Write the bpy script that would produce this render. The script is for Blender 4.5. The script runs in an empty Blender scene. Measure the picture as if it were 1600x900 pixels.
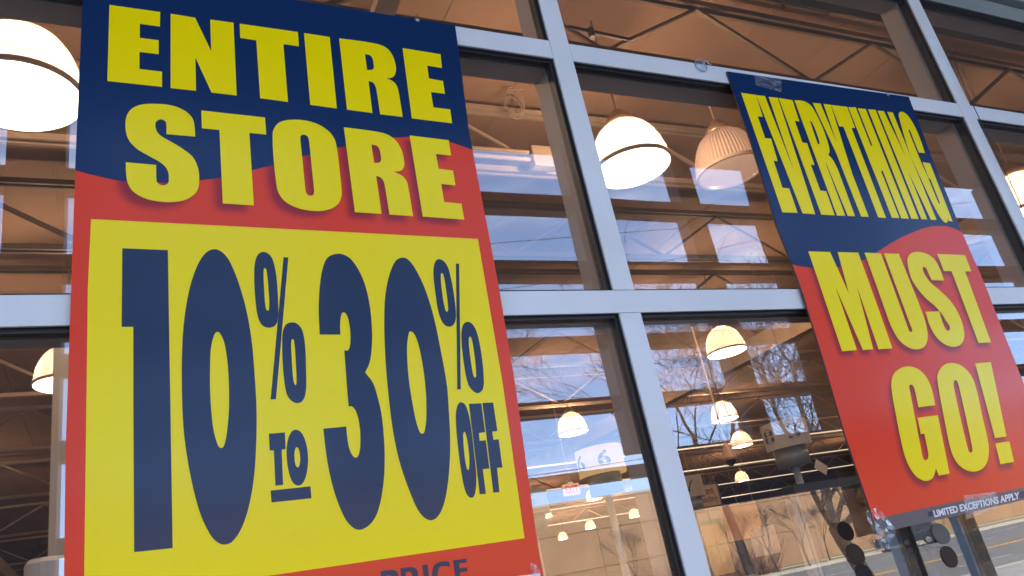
import bpy, bmesh, math, random
import numpy as np
from mathutils import Vector, Matrix
from mathutils.geometry import tessellate_polygon
random.seed(7)
scene = bpy.context.scene
C = scene.collection
rad = math.radians

# ---------------------------------------------------------------- camera
RX = Vector((0.89607725, 0.00506463, -0.44386925))
RY = Vector((-0.40262499, -0.41178461, -0.81751242))
RZ = Vector((-0.18691892, 0.91126713, -0.36695167))
FOC = 1226.97
EYE = Vector((0, 0, 1.6))
cam = bpy.data.cameras.new('camera')
cam.sensor_width = 36
cam.lens = FOC / 1600 * 36
cam.clip_start = 0.02
cam.clip_end = 2000
camo = bpy.data.objects.new('camera', cam)
C.objects.link(camo)
camo.matrix_world = Matrix(((RX[0], RX[1], RX[2], EYE[0]), (RY[0], RY[1], RY[2], EYE[1]), (RZ[0], RZ[1], RZ[2], EYE[2]), (0, 0, 0, 1)))
scene.camera = camo

# ---------------------------------------------------------------- world, sun, exposure
SUN_EL, SUN_ROT = rad(38), rad(-28)
w = bpy.data.worlds.new('World')
scene.world = w
w.use_nodes = True
nt = w.node_tree
bg = nt.nodes['Background']
sky = nt.nodes.new('ShaderNodeTexSky')
sky.sky_type = 'NISHITA'
sky.sun_disc = False
sky.sun_elevation = SUN_EL
sky.sun_rotation = SUN_ROT
sky.air_density = 0.65
sky.altitude = 1500
sky.dust_density = 0.0
sky.ozone_density = 1.3
tc = nt.nodes.new('ShaderNodeTexCoord')
mp = nt.nodes.new('ShaderNodeMapping')
mp.inputs['Scale'].default_value = (1.4, 1.4, 6.0)
mp.inputs['Rotation'].default_value = (0.15, 0.1, 0.4)
nz = nt.nodes.new('ShaderNodeTexNoise')
nz.inputs['Scale'].default_value = 2.2
nz.inputs['Detail'].default_value = 7
nz.inputs['Roughness'].default_value = 0.55
rp = nt.nodes.new('ShaderNodeMapRange')
rp.inputs['From Min'].default_value = 0.50
rp.inputs['From Max'].default_value = 0.78
rp.inputs['To Max'].default_value = 0.38
mx = nt.nodes.new('ShaderNodeMix')
mx.data_type = 'RGBA'
mx.inputs['B'].default_value = (5.0, 5.4, 6.2, 1)
nt.links.new(tc.outputs['Generated'], mp.inputs['Vector'])
nt.links.new(mp.outputs['Vector'], nz.inputs['Vector'])
nt.links.new(nz.outputs['Fac'], rp.inputs['Value'])
nt.links.new(rp.outputs['Result'], mx.inputs['Factor'])
even = nt.nodes.new('ShaderNodeMix')
even.data_type = 'RGBA'
even.inputs['Factor'].default_value = 0.6
even.inputs['B'].default_value = (0.86, 1.38, 2.5, 1)
nt.links.new(sky.outputs['Color'], even.inputs['A'])
nt.links.new(even.outputs['Result'], mx.inputs['A'])
nt.links.new(mx.outputs['Result'], bg.inputs['Color'])
bg.inputs['Strength'].default_value = 0.15
sun = bpy.data.lights.new('sun', 'SUN')
sun.energy = 3.0
sun.angle = rad(0.53)
sun.color = (1.0, 0.93, 0.83)
suno = bpy.data.objects.new('sun', sun)
C.objects.link(suno)
sd = Vector((math.sin(SUN_ROT) * math.cos(SUN_EL), math.cos(SUN_ROT) * math.cos(SUN_EL), math.sin(SUN_EL)))
suno.rotation_euler = sd.to_track_quat('Z', 'Y').to_euler()
suno.location = (0, 30, 30)
vs = scene.view_settings
vs.view_transform = 'Standard'
vs.look = 'None'
vs.exposure = 3.12
vs.gamma = 1
scene.cycles.max_bounces = 8
scene.cycles.diffuse_bounces = 3
scene.cycles.glossy_bounces = 4
scene.cycles.transparent_max_bounces = 16
scene.cycles.caustics_reflective = False
scene.cycles.caustics_refractive = False
scene.cycles.sample_clamp_indirect = 4
LAMP_W = 21.0

# ---------------------------------------------------------------- helpers
GLASS_Y = 1.276           # glass plane; the frame faces stand at FY
FY = 1.25
def unit(u, v):
    x, y, z = u - 800.0, -(v - 450.0), -FOC
    return Vector((RX[0]*x+RX[1]*y+RX[2]*z, RY[0]*x+RY[1]*y+RY[2]*z, RZ[0]*x+RZ[1]*y+RZ[2]*z))
def P(u, v, y=FY):                      # the point at distance y in front of the eye on a sight line
    r = unit(u, v)
    return EYE + r * (y / r.y)
def PZ(u, v, z):
    r = unit(u, v)
    return EYE + r * ((z - EYE.z) / r.z)
def VR(ux, yv, uz=None):                # real place of a thing seen mirrored at virtual distance yv
    return Vector((ux * yv, 2 * GLASS_Y - yv, 1.6 + (uz or 0) * yv))

def srgb(r, g, b):
    f = lambda c: (c / 255 / 12.92) if c <= 10 else ((c / 255 + 0.055) / 1.055) ** 2.4
    return (f(r), f(g), f(b), 1)

def mat(name, col, rough=0.6, metal=0.0, noise=None, bump=None, spec=0.5, emit=None, coat=0):
    m = bpy.data.materials.new(name)
    m.use_nodes = True
    t = m.node_tree
    b = t.nodes['Principled BSDF']
    if len(col) == 3: col = (*col, 1)
    b.inputs['Base Color'].default_value = col
    b.inputs['Roughness'].default_value = rough
    b.inputs['Metallic'].default_value = metal
    b.inputs['Specular IOR Level'].default_value = spec
    b.inputs['Coat Weight'].default_value = coat
    if emit:
        b.inputs['Emission Color'].default_value = (*emit[0], 1)
        b.inputs['Emission Strength'].default_value = emit[1]
    tcn = t.nodes.new('ShaderNodeTexCoord')
    if noise:
        sc, amt = noise[0], noise[1]
        mpn = t.nodes.new('ShaderNodeMapping')
        if len(noise) > 2: mpn.inputs['Scale'].default_value = noise[2]
        n = t.nodes.new('ShaderNodeTexNoise')
        n.inputs['Scale'].default_value = sc
        n.inputs['Detail'].default_value = 6
        r = t.nodes.new('ShaderNodeMapRange')
        r.inputs['From Min'].default_value = 0.3
        r.inputs['From Max'].default_value = 0.7
        r.inputs['To Min'].default_value = 1 - amt
        r.inputs['To Max'].default_value = 1 + amt
        mu = t.nodes.new('ShaderNodeVectorMath')
        mu.operation = 'SCALE'
        mu.inputs[0].default_value = col[:3]
        t.links.new(tcn.outputs['Object'], mpn.inputs['Vector'])
        t.links.new(mpn.outputs['Vector'], n.inputs['Vector'])
        t.links.new(n.outputs['Fac'], r.inputs['Value'])
        t.links.new(r.outputs['Result'], mu.inputs['Scale'])
        t.links.new(mu.outputs['Vector'], b.inputs['Base Color'])
    if bump:
        n2 = t.nodes.new('ShaderNodeTexNoise')
        n2.inputs['Scale'].default_value = bump[0]
        n2.inputs['Detail'].default_value = 4
        bm_ = t.nodes.new('ShaderNodeBump')
        bm_.inputs['Distance'].default_value = bump[1]
        bm_.inputs['Strength'].default_value = 1
        t.links.new(tcn.outputs['Object'], n2.inputs['Vector'])
        t.links.new(n2.outputs['Fac'], bm_.inputs['Height'])
        t.links.new(bm_.outputs['Normal'], b.inputs['Normal'])
    return m

def glass_mat(name, tint, r0, bump=0.0, bscale=1.2, rough=0.0, milky=0.0):
    m = bpy.data.materials.new(name)
    m.use_nodes = True
    t = m.node_tree
    t.nodes.remove(t.nodes['Principled BSDF'])
    out = t.nodes['Material Output']
    tr = t.nodes.new('ShaderNodeBsdfTransparent'); tr.inputs['Color'].default_value = (*tint, 1)
    gl = t.nodes.new('ShaderNodeBsdfGlossy'); gl.inputs['Roughness'].default_value = rough
    gl.inputs['Color'].default_value = (1, 1, 1, 1)
    geo = t.nodes.new('ShaderNodeNewGeometry')
    dot = t.nodes.new('ShaderNodeVectorMath'); dot.operation = 'DOT_PRODUCT'
    t.links.new(geo.outputs['Normal'], dot.inputs[0]); t.links.new(geo.outputs['Incoming'], dot.inputs[1])
    ab = t.nodes.new('ShaderNodeMath'); ab.operation = 'ABSOLUTE'
    t.links.new(dot.outputs['Value'], ab.inputs[0])
    om = t.nodes.new('ShaderNodeMath'); om.operation = 'SUBTRACT'; om.inputs[0].default_value = 1; om.use_clamp = True
    t.links.new(ab.outputs[0], om.inputs[1])
    pw = t.nodes.new('ShaderNodeMath'); pw.operation = 'POWER'; pw.inputs[1].default_value = 5
    t.links.new(om.outputs[0], pw.inputs[0])
    ma = t.nodes.new('ShaderNodeMath'); ma.operation = 'MULTIPLY_ADD'; ma.inputs[1].default_value = 1 - r0; ma.inputs[2].default_value = r0
    t.links.new(pw.outputs[0], ma.inputs[0])
    mix = t.nodes.new('ShaderNodeMixShader')
    bf = t.nodes.new('ShaderNodeMath'); bf.operation = 'MULTIPLY_ADD'; bf.inputs[1].default_value = -.9; bf.inputs[2].default_value = 1
    t.links.new(geo.outputs['Backfacing'], bf.inputs[0])
    fm = t.nodes.new('ShaderNodeMath'); fm.operation = 'MULTIPLY'
    t.links.new(ma.outputs[0], fm.inputs[0]); t.links.new(bf.outputs[0], fm.inputs[1])
    t.links.new(fm.outputs[0], mix.inputs['Fac'])
    t.links.new(tr.outputs[0], mix.inputs[1]); t.links.new(gl.outputs[0], mix.inputs[2])
    last = mix
    if milky:
        df = t.nodes.new('ShaderNodeBsdfDiffuse'); df.inputs['Color'].default_value = (.8, .8, .8, 1)
        m2 = t.nodes.new('ShaderNodeMixShader'); m2.inputs['Fac'].default_value = milky
        t.links.new(mix.outputs[0], m2.inputs[1]); t.links.new(df.outputs[0], m2.inputs[2])
        last = m2
    if bump:
        tcn = t.nodes.new('ShaderNodeTexCoord')
        n2 = t.nodes.new('ShaderNodeTexNoise'); n2.inputs['Scale'].default_value = bscale; n2.inputs['Detail'].default_value = 1.5
        b = t.nodes.new('ShaderNodeBump'); b.inputs['Distance'].default_value = bump; b.inputs['Strength'].default_value = 1
        t.links.new(tcn.outputs['Object'], n2.inputs['Vector']); t.links.new(n2.outputs['Fac'], b.inputs['Height'])
        t.links.new(b.outputs['Normal'], gl.inputs['Normal'])
    t.links.new(last.outputs[0], out.inputs['Surface'])
    return m

def link(o, parent=None):
    C.objects.link(o)
    if parent is not None: o.parent = parent
    return o
def obj(name, bm, m, parent=None, smooth=False):
    me = bpy.data.meshes.new(name)
    if isinstance(bm, bmesh.types.BMesh):
        bm.normal_update()
        bm.to_mesh(me); bm.free()
    else:
        me.from_pydata(bm[0], [], bm[1]); me.update()
    if smooth:
        me.polygons.foreach_set('use_smooth', [True] * len(me.polygons))
    me.materials.append(m)
    return link(bpy.data.objects.new(name, me), parent)
def thing(name, label, cat, loc=(0, 0, 0), group=None, rz=0):
    o = bpy.data.objects.new(name, None)
    o.empty_display_size = 0.1
    o.location = loc; o.rotation_euler = (0, 0, rz)
    C.objects.link(o)
    tag(o, label, cat, group)
    return o
def tag(o, label, cat, group=None):
    o['label'] = label; o['category'] = cat
    if group: o['group'] = group
    return o
def struct(o): o['kind'] = 'structure'; return o

def bx(bm, x0, x1, y0, y1, z0, z1, bevel=0.0):
    r = bmesh.ops.create_cube(bm, size=1)
    vs_ = r['verts']
    for v in vs_:
        v.co = Vector(((x0 + x1) / 2 + v.co.x * (x1 - x0), (y0 + y1) / 2 + v.co.y * (y1 - y0), (z0 + z1) / 2 + v.co.z * (z1 - z0)))
    if bevel:
        es = list({e for v in vs_ for e in v.link_edges})
        bmesh.ops.bevel(bm, geom=es, offset=bevel, segments=2, affect='EDGES', profile=0.5)
    return bm
def box(x0, x1, y0, y1, z0, z1, bevel=0.0):
    return bx(bmesh.new(), x0, x1, y0, y1, z0, z1, bevel)
def tube(bm, pts, rads, n=6, cap=True):
    rings = []
    prev = None
    for i, p in enumerate(pts):
        p = Vector(p)
        if i == 0: d = Vector(pts[1]) - p
        elif i == len(pts) - 1: d = p - Vector(pts[i - 1])
        else: d = Vector(pts[i + 1]) - Vector(pts[i - 1])
        d.normalize()
        if prev is None:
            a = d.orthogonal().normalized()
        else:
            a = prev - d * prev.dot(d)
            a = a.normalized() if a.length > 1e-6 else d.orthogonal().normalized()
        prev = a
        b = d.cross(a)
        r = rads[i] if hasattr(rads, '__len__') else rads
        rings.append([bm.verts.new(p + (a * math.cos(2 * math.pi * k / n) + b * math.sin(2 * math.pi * k / n)) * r) for k in range(n)])
    for i in range(len(rings) - 1):
        for k in range(n):
            bm.faces.new((rings[i][k], rings[i][(k + 1) % n], rings[i + 1][(k + 1) % n], rings[i + 1][k]))
    if cap:
        bm.faces.new(rings[0][::-1]); bm.faces.new(rings[-1])
    return bm
def lathe(prof, n=32, bm=None, closed=False):
    bm = bm or bmesh.new()
    rings = [[bm.verts.new((r * math.cos(2 * math.pi * k / n), r * math.sin(2 * math.pi * k / n), z)) for k in range(n)] for r, z in prof]
    for i in range(len(rings) - 1):
        for k in range(n):
            bm.faces.new((rings[i][k], rings[i][(k + 1) % n], rings[i + 1][(k + 1) % n], rings[i + 1][k]))
    if closed:
        bm.faces.new(rings[0][::-1]); bm.faces.new(rings[-1])
    return bm
def copy_tree(o, parent=None):
    c = o.copy(); C.objects.link(c); c.parent = parent
    for ch in list(o.children): copy_tree(ch, c)
    return c

# ---------------------------------------------------------------- materials
M_frame = mat('painted_aluminium', (.68, .71, .71), .42, 0.0, noise=(3, .07), bump=(60, .0002))
M_darkbrown = mat('frame_return', (.10, .085, .08), .6)  # dark brown-grey for the frame returns and sprinkler pipes
M_gasket = mat('black_gasket', (.012, .012, .014), .45)
M_tube = mat('interior_aluminium', (.60, .52, .47), .5, noise=(2, .1))
M_head = mat('header_flashing', (.20, .23, .21), .6, noise=(2, .15))
M_glass = glass_mat('window_glass', (.91, .885, .86), .145, bump=.0009, bscale=1.3, milky=.014)
M_port = mat('bronze_portico', (.12, .085, .068), .55, noise=(1.5, .2))
M_portd = mat('dark_door_bronze', (.016, .014, .018), .6, spec=.2)
M_soffit = mat('portico_soffit', (.06, .04, .032), .8, noise=(.8, .2))
M_deck = mat('roof_deck', (.35, .235, .17), .75, noise=(.6, .18))
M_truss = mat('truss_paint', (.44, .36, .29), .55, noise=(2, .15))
M_truss_shaded = mat('truss_paint_shaded', (.20, .16, .13), .6, noise=(2, .15))  # shade put into the truss paint, so the nearest truss reads as silhouette
M_iwall = mat('interior_wall', (.09, .055, .038), .85, noise=(.5, .2))
M_ifloor = mat('vinyl_floor', (.16, .13, .11), .35, noise=(.7, .12))
M_white = mat('white_plastic', (.75, .75, .75), .4)
M_greymetal = mat('grey_drum', (.30, .35, .38), .4, metal=.3, noise=(4, .1))
M_pole = mat('pale_blue_pole', (.42, .52, .60), .4)
M_black = mat('black_paint', (.015, .014, .016), .4)
M_steel = mat('steel', (.55, .55, .56), .3, metal=1)
M_tan = mat('tan_block', (.35, .21, .11), .9, noise=(.35, .12), bump=(4, .01))
M_tan2 = mat('tan_block_cap', (.42, .32, .22), .9, noise=(.5, .1))
M_asph = mat('asphalt', (.165, .155, .138), .9, noise=(.25, .18, (1, 6, 1)), bump=(20, .01))
M_conc = mat('concrete', (.33, .31, .28), .9, noise=(.5, .15), bump=(15, .004))
M_kerb = mat('kerb_concrete', (.5, .44, .34), .9, noise=(.7, .12))
M_yellow_line = mat('road_paint_yellow', (.75, .36, .03), .8, noise=(2, .2))
M_white_line = mat('road_paint_white', (.7, .7, .68), .8, noise=(2, .2))
M_grass = mat('winter_grass', (.22, .18, .09), .95, noise=(.6, .3), bump=(8, .05))
M_bark = mat('bark', (.045, .034, .03), .95, noise=(5, .3), bump=(30, .01))
M_twig = mat('twigs', (.07, .045, .035), .95)
M_shrub = mat('dry_shrub', (.17, .09, .07), .95, noise=(1, .3))
M_wire = mat('cable', (.02, .02, .02), .6)

# ---------------------------------------------------------------- ground, road, sky-side setting
gz = 0.0
def sheet(name, x0, x1, y0, y1, z, m):
    return struct(obj(name, ([(x0, y0, z), (x1, y0, z), (x1, y1, z), (x0, y1, z)], [(0, 1, 2, 3)]), m))
sheet('ground', -600, 900, -900, -57, -0.06, M_grass)
struct(obj('pavement', box(-60, 90, -13, 1.20, -.5, 0), M_conc))
struct(obj('kerb', box(-60, 90, -13.3, -13.002, -.5, 0.01), M_kerb))
sheet('road', -300, 500, -44, -13.3, -.13, M_asph)
sheet('far_ground', -300, 500, -57, -44.3, -.004, M_grass)
struct(obj('far_kerb', box(-300, 500, -44.3, -44, -.5, 0.02), M_kerb))
struct(obj('far_pavement', box(-300, 500, -47.2, -45.2, -.3, 0.008), M_kerb))
struct(obj('far_path', box(-300, 500, -55.5, -53, -.3, 0.012), M_kerb))
for yy in (-23.0, -23.5):
    tag(obj('centre_line', ([(-300, yy - .17, -.126), (500, yy - .17, -.126), (500, yy + .17, -.126), (-300, yy + .17, -.126)], [(0, 1, 2, 3)]), M_yellow_line), '', '')
for o in [o for o in C.objects if o.name.startswith('centre_line')]:
    del o['label']; del o['category']; o['kind'] = 'structure'
for k, yy in enumerate((-17.5, -30.5, -37)):
    bm = bmesh.new()
    for i in range(60):
        x = -40 + i * 6
        bm.faces.new([bm.verts.new(q) for q in ((x, yy - .07, -.126), (x + 3, yy - .07, -.126), (x + 3, yy + .07, -.126), (x, yy + .07, -.126))])
    struct(obj('lane_line', bm, M_white_line))

# building across the road: wall cut into precast panels
bld = thing('warehouse_store', 'long tan flat-roofed store building across the road', 'building', (60, -57.5, 0))
def wall_panel_bm(wd, ht):
    return box(0, wd, -.3, 0, 0, ht, .03)
pm = None
for i in range(-9, 34):
    for k in range(3):
        x = i * 6.0
        z0 = (0, 3.0, 6.0)[k]; ht = (2.97, 2.97, 2.4)[k]
        if pm is None or k == 2 or k == 0:
            o = obj('wall_panel', box(0, 5.96, -.3, 0, 0, ht, .025), M_tan if k < 2 else M_tan, bld) if (pm is None or (k == 2 and pm2 is None)) else None
            if pm is None: pm = o.data; pm2 = None
            elif o is not None: pm2 = o.data
        if o is None or k == 1:
            o = link(bpy.data.objects.new('wall_panel', pm2 if k == 2 else pm), bld)
        o.location = (x - 60, 0, z0)
obj('backing_wall', box(-120, 145, -20, -.32, 0, 8.3), M_tan2, bld)
obj('parapet_cap', box(-120, 145, -.5, .05, 8.41, 8.62), M_tan2, bld)

# ---------------------------------------------------------------- bare trees
def bare_tree(name, label, loc, h, seed, r0, fork=.28, lean=(0, 0), depth=6, spread=.62, group=None, nl=3, guide=None, yv=12.5):
    rnd = random.Random(seed)
    root = thing(name, label, 'tree', loc, group)
    tb = bmesh.new(); lb = bmesh.new()
    def grow(p, d, L, r, lev):
        n = 4 if lev < 5 else 3
        pts = [p.copy()]; rs = [r]
        q = p.copy(); dd = d.copy()
        for i in range(n):
            dd = (dd + Vector((rnd.uniform(-1, 1), rnd.uniform(-1, 1), rnd.uniform(-.5, .8))) * (.13 + .03 * lev)).normalized()
            q = q + dd * (L / n)
            pts.append(q.copy()); rs.append(max(.006, r * (1 - .38 * (i + 1) / n)))
        bmx = tb if lev <= 1 else lb
        tube(bmx, pts, rs, 7 if lev < 2 else (4 if lev < 4 else 3), cap=False)
        if lev >= depth: return
        nb = nl if lev == 0 else rnd.choice((2, 3, 3))
        for b in range(nb):
            t = 1.0 if (b == 0 or lev == 0) else rnd.uniform(.45, .95)
            k = min(n - 1, int(t * n)); base = pts[k].lerp(pts[k + 1], t * n - k) if t < 1 else pts[-1]
            ax = dd.orthogonal().normalized()
            ax.rotate(Matrix.Rotation(rnd.uniform(0, 6.28) if lev else b * 6.28 / nb + seed, 3, dd))
            nd = (dd + ax * rnd.uniform(.6, 1.25) * spread + Vector((0, 0, .12))).normalized()
            grow(base, nd, L * rnd.uniform(.66, .86), rs[-1] * (.85 if b == 0 else rnd.uniform(.5, .72)), lev + 1)
    d0 = Vector((lean[0], lean[1], 1)).normalized()
    if guide:
        def wp_(u, v, dy=0):
            q = P(u, v, yv + dy); q.y = 2 * GLASS_Y - q.y
            return q - Vector(loc)
        for gi, (pp, ra, rb) in enumerate(guide):
            pts = [wp_(u, v, (gi - 2) * .12 * i) for i, (u, v) in enumerate(pp)]
            if gi == 0: pts = [Vector((0, 0, -.15)), Vector((-.02, 0, .5))] + pts
            n_ = len(pts)
            tube(tb, pts, [ra + (rb - ra) * i / (n_ - 1) for i in range(n_)], 9, cap=False)
            if gi == 0: continue
            for i in range(1, n_):
                r_ = ra + (rb - ra) * i / (n_ - 1); dd = (pts[i] - pts[i - 1]).normalized()
                for b in range(2 if i < n_ - 1 else 4):
                    ax = dd.orthogonal().normalized(); ax.rotate(Matrix.Rotation(rnd.uniform(0, 6.28), 3, dd))
                    nd = (dd * .7 + ax * rnd.uniform(.5, 1.1) + Vector((0, 0, .15))).normalized()
                    grow(pts[i], nd, rnd.uniform(.9, 1.6), r_ * rnd.uniform(.35, .6), 3)
    else:
        grow(Vector((0, 0, -.05)), d0, h * fork, r0, 0)
    obj('trunk', tb, M_bark, root, True)
    obj('branches', lb, M_twig if r0 < .1 else M_bark, root)
    return root
def treeX(ux, yv): v = VR(ux, yv); return (v.x, v.y, -.01)
bare_tree('bare_tree', 'large dark bare tree forking low beside the street', treeX(1.085, 12.5), 8.2, 21, .19, .25, (-.12, 0), 7, .66, guide=[([(1340, 880), (1318, 848), (1305, 826)], .17, .13),
    ([(1306, 829), (1284, 797), (1268, 766), (1242, 705), (1212, 645), (1190, 570)], .07, .03), ([(1306, 828), (1294, 785), (1288, 745), (1270, 690), (1246, 625), (1240, 575), (1268, 525)], .085, .03),
    ([(1305, 828), (1313, 790), (1324, 750), (1318, 700), (1300, 650), (1306, 590)], .06, .025), ([(1310, 832), (1334, 804), (1342, 775), (1362, 742), (1350, 680), (1322, 625), (1330, 560)], .075, .03)])
bare_tree('bare_tree', 'tall bare tree with many fine twigs behind the low-forked tree', treeX(.86, 15.4), 8.4, 4, .15, .34, (.08, 0), 7, .66, nl=4)
sap = [(.84, 46, 5.0, 'slim bare sapling at the left end of the tree row by the tan wall'), (.90, 50, 5.6, 'slim bare sapling second from the left by the tan wall'),
       (.965, 48, 5.0, 'thin bare sapling in the middle of the row by the tan wall'), (1.01, 52, 5.2, 'thin upright bare sapling just left of the low-forked tree'), (1.36, 52, 6, 'bare sapling at the right end of the row by the tan wall'), (.64, 50, 5.4, 'bushy bare tree standing alone before the tan wall')]
for i, (ux, yv, h, lb_) in enumerate(sap):
    bare_tree('bare_sapling', lb_, treeX(ux, yv), h, 30 + i, .075, .30, depth=6, spread=.5, group='bare saplings before the tan wall')
def shrub(label, ux, yv, s, seed):
    rnd = random.Random(seed); bm = bmesh.new()
    for i in range(150):
        a = rnd.uniform(0, 6.28); r = rnd.uniform(0, .5) * s
        p = Vector((r * math.cos(a), r * math.sin(a), 0)); d = Vector((math.cos(a) * .6, math.sin(a) * .6, 1)) * rnd.uniform(.5, 1.2) * s
        m_ = p + d * .55 + Vector((rnd.uniform(-.1, .1), rnd.uniform(-.1, .1), 0)) * s
        tube(bm, [p, m_, p + d + Vector((rnd.uniform(-.25, .25), rnd.uniform(-.2, .2), 0)) * s], [.02, .014, .006], 3, False)
    o = obj('shrub', bm, M_shrub); o.location = treeX(ux, yv)
    tag(o, label, 'shrub', 'dry shrubs along the tan wall')
for i, (ux, l) in enumerate([(.70, 'wide dry reddish shrub far left along the tan wall'), (.745, 'dry reddish shrub second from the left along the tan wall'), (.79, 'dry reddish shrub left of the first sapling'), (.83, 'dry reddish shrub at the first sapling'), (.875, 'low dry shrub between two saplings'), (1.13, 'small dry shrub right of the big tree')]):
    shrub(l, ux, 53, 2.2 if i < 5 else 1.0, 60 + i)

# ---------------------------------------------------------------- power lines over the street
def vline(u1, v1, u2, v2, yv, ext=.9):
    a = P(u1, v1, yv); b = P(u2, v2, yv)
    a.y = 2 * GLASS_Y - a.y; b.y = 2 * GLASS_Y - b.y
    d = b - a; a2 = a - d * ext * 1.5; b2 = b + d * ext * 1.5
    pts = [a2.lerp(b2, t / 12) + Vector((0, 0, -.25 * math.sin(math.pi * t / 12))) for t in range(13)]
    bm = bmesh.new(); tube(bm, pts, .013, 5); return bm
for k, (a, l) in enumerate([((766, 371, 1150, 342, 24), 'upper black power cable crossing above the street'), ((979, 411, 1078, 391, 24), 'second black power cable just under the upper one'),
        ((838, 640, 960, 624, 24), 'power cable between the upper pair and the lower pair'), ((830, 733, 978, 712, 24), 'upper cable of the low pair over the road'), ((833, 743, 980, 722, 24), 'lower cable of the low pair over the road'),
        ((1508, 365, 1558, 353, 26), 'top cable of the group of three at the right'), ((1509, 369, 1558, 357, 26), 'middle cable of the group of three at the right'), ((1512, 377, 1563, 365, 26), 'bottom cable of the group of three at the right')]):
    tag(obj('power_line', vline(*a, ext=1.2 if k not in (5, 6, 7) else .6), M_wire), l, 'power line', 'power lines over the road')

# ---------------------------------------------------------------- parked / passing vehicle across the road
def suv():
    v = VR(1.20, 45); root = thing('dark_suv', 'dark sport utility vehicle driving on the road in front of the tan wall', 'car', (v.x, v.y, -.13), rz=rad(62))
    Mb = mat('car_paint_dark', (.02, .02, .025), .25, coat=1); Mg = mat('car_glass', (.03, .04, .05), .08); Mt = mat('tyre', (.02, .02, .02), .8); Ml = mat('lamp_lens', (.8, .8, .75), .2)
    def prism(prof, w0, w1):
        bm = bmesh.new(); a = [bm.verts.new((x, -w0 if z < 1.05 else -w1, z)) for x, z in prof]; b = [bm.verts.new((x, w0 if z < 1.05 else w1, z)) for x, z in prof]
        bm.faces.new(a); bm.faces.new(b[::-1])
        for i in range(len(prof)): bm.faces.new((a[i], b[i], b[(i + 1) % len(prof)], a[(i + 1) % len(prof)]))
        bmesh.ops.recalc_face_normals(bm, faces=bm.faces); return bm
    obj('body', prism([(-2.3, .35), (-2.35, .8), (-2.2, 1.02), (-1.1, 1.1), (-.45, 1.68), (1.9, 1.72), (2.25, 1.08), (2.3, .4)], .92, .74), Mb, root)
    obj('windscreen', ([(-1.06, -.76, 1.13), (-1.06, .76, 1.13), (-.5, .68, 1.66), (-.5, -.68, 1.66)], [(0, 1, 2, 3)]), Mg, root).location = (-.03, 0, .012)
    for s in (-1, 1):
        obj('side_window', box(-.6, 1.8, s * .80 - .03, s * .80 + .03, 1.12, 1.55, .01), Mg, root)
        obj('headlight', box(-2.36, -2.2, s * .72 - .14, s * .72 + .14, .78, .94, .02), Ml, root)
        for x in (-1.45, 1.5):
            bm = bmesh.new(); tube(bm, [(x, s * .72, .36), (x, s * .95, .36)], .36, 18)
            wh = obj('wheel', bm, Mt, root)
            bm = bmesh.new(); tube(bm, [(x, s * .93, .36), (x, s * .965, .36)], .2, 12)
            obj('rim', bm, M_steel, wh)
    obj('grille', box(-2.40, -2.33, -.5, .5, .62, .92, .01), M_steel, root)
suv()

# ---------------------------------------------------------------- portico standing in front of the store
YV = 4.0
yp = 2 * GLASS_Y - YV
port = thing('entrance_portico', 'dark bronze portico of posts and rails standing outside the storefront', 'portico', (0, yp, 0))
DZ = .08
def pbox(name, x0, x1, z0, z1, y0=-.05, y1=.12, m=M_port):
    return obj(name, box(x0, x1, y0, y1, z0, z1, .006), m, port)
for a, b in ((-.30, -.27), (-.128, -.064), (.27, .30), (.682, .722), (.918, .962), (1.165, 1.195), (1.335, 1.365), (1.872, 1.95), (2.3, 2.34), (2.8, 2.86), (-.78, -.72)):
    wide = b - a > .05
    if a in (1.165, 1.335):
        for q_ in (0, .035):
            pbox('face_strip', a * YV - .042 + q_, a * YV - .012 + q_ * .9, .003, 4.45, -.03, .055, M_pole)
    pbox('post', a * YV, b * YV, 0 if a in (-.128, 1.165, 1.335, 1.872, -.78, 2.8) else 1.6 + .172 * YV + .002, 4.46, -.12 if wide else -.06, .12 if wide else .06, m=M_portd if a in (1.165, 1.335) else M_port)
for z0, z1 in ((.583, .614), (.460, .492), (.339, .362), (.239, .261), (.136, .154), (.384, .405)):
    pbox('rail', -14, 14, 1.6 + z0 * YV, 1.6 + z1 * YV, -.045, .05)
pbox('rail_panel', .765 * YV, 1.30 * YV, 1.6 + .078 * YV, 1.6 + .172 * YV, -.03, .06, M_portd)
obj('roof', box(-16, 16, -.10, 2.60, 4.47, 4.9), M_soffit, port)

# ---------------------------------------------------------------- storefront
sf = thing('storefront', 'pale blue-grey aluminium storefront frame glazed with large tinted panes', 'storefront', (0, FY, 0))
def fpart(name, x0, x1, y0, y1, z0, z1, m, bev=0.0):
    return obj(name, box(x0, x1, y0 - FY, y1 - FY, z0, z1, bev), m, sf)
XM = [(-2.05, -1.997), (-.565, -.512), (.9130, .9660), (2.424, 2.486), (3.90, 3.953), (5.36, 5.413), (6.82, 6.873)]
XJ = [.967]
TZ = [(-.01, .06), (1.6 + .4035 * FY, 1.6 + .4440 * FY), (1.6 + .9245 * FY, 1.6 + .9660 * FY), (1.6 + 1.332 * FY, 1.6 + 1.39 * FY)]
def tz0(i): return TZ[i][0]
for (a, b) in XM:
    zs = [(TZ[0][1], TZ[1][0]), (TZ[1][1], TZ[3][1])]
    for z0, z1 in zs:
        mu = fpart('mullion', a, b, FY, FY + .006, z0 + .0008, z1 - .0008, M_frame, .0012)
        fpart('mullion_return', a + .0015, b - .0015, FY + .0062, FY + .012, z0 + .001, z1 - .001, M_darkbrown)
        fpart('mullion_tube', a + .004, b - .004, FY + .048, FY + .112, z0 - .03, z1 + .03, M_tube, .002)
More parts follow.
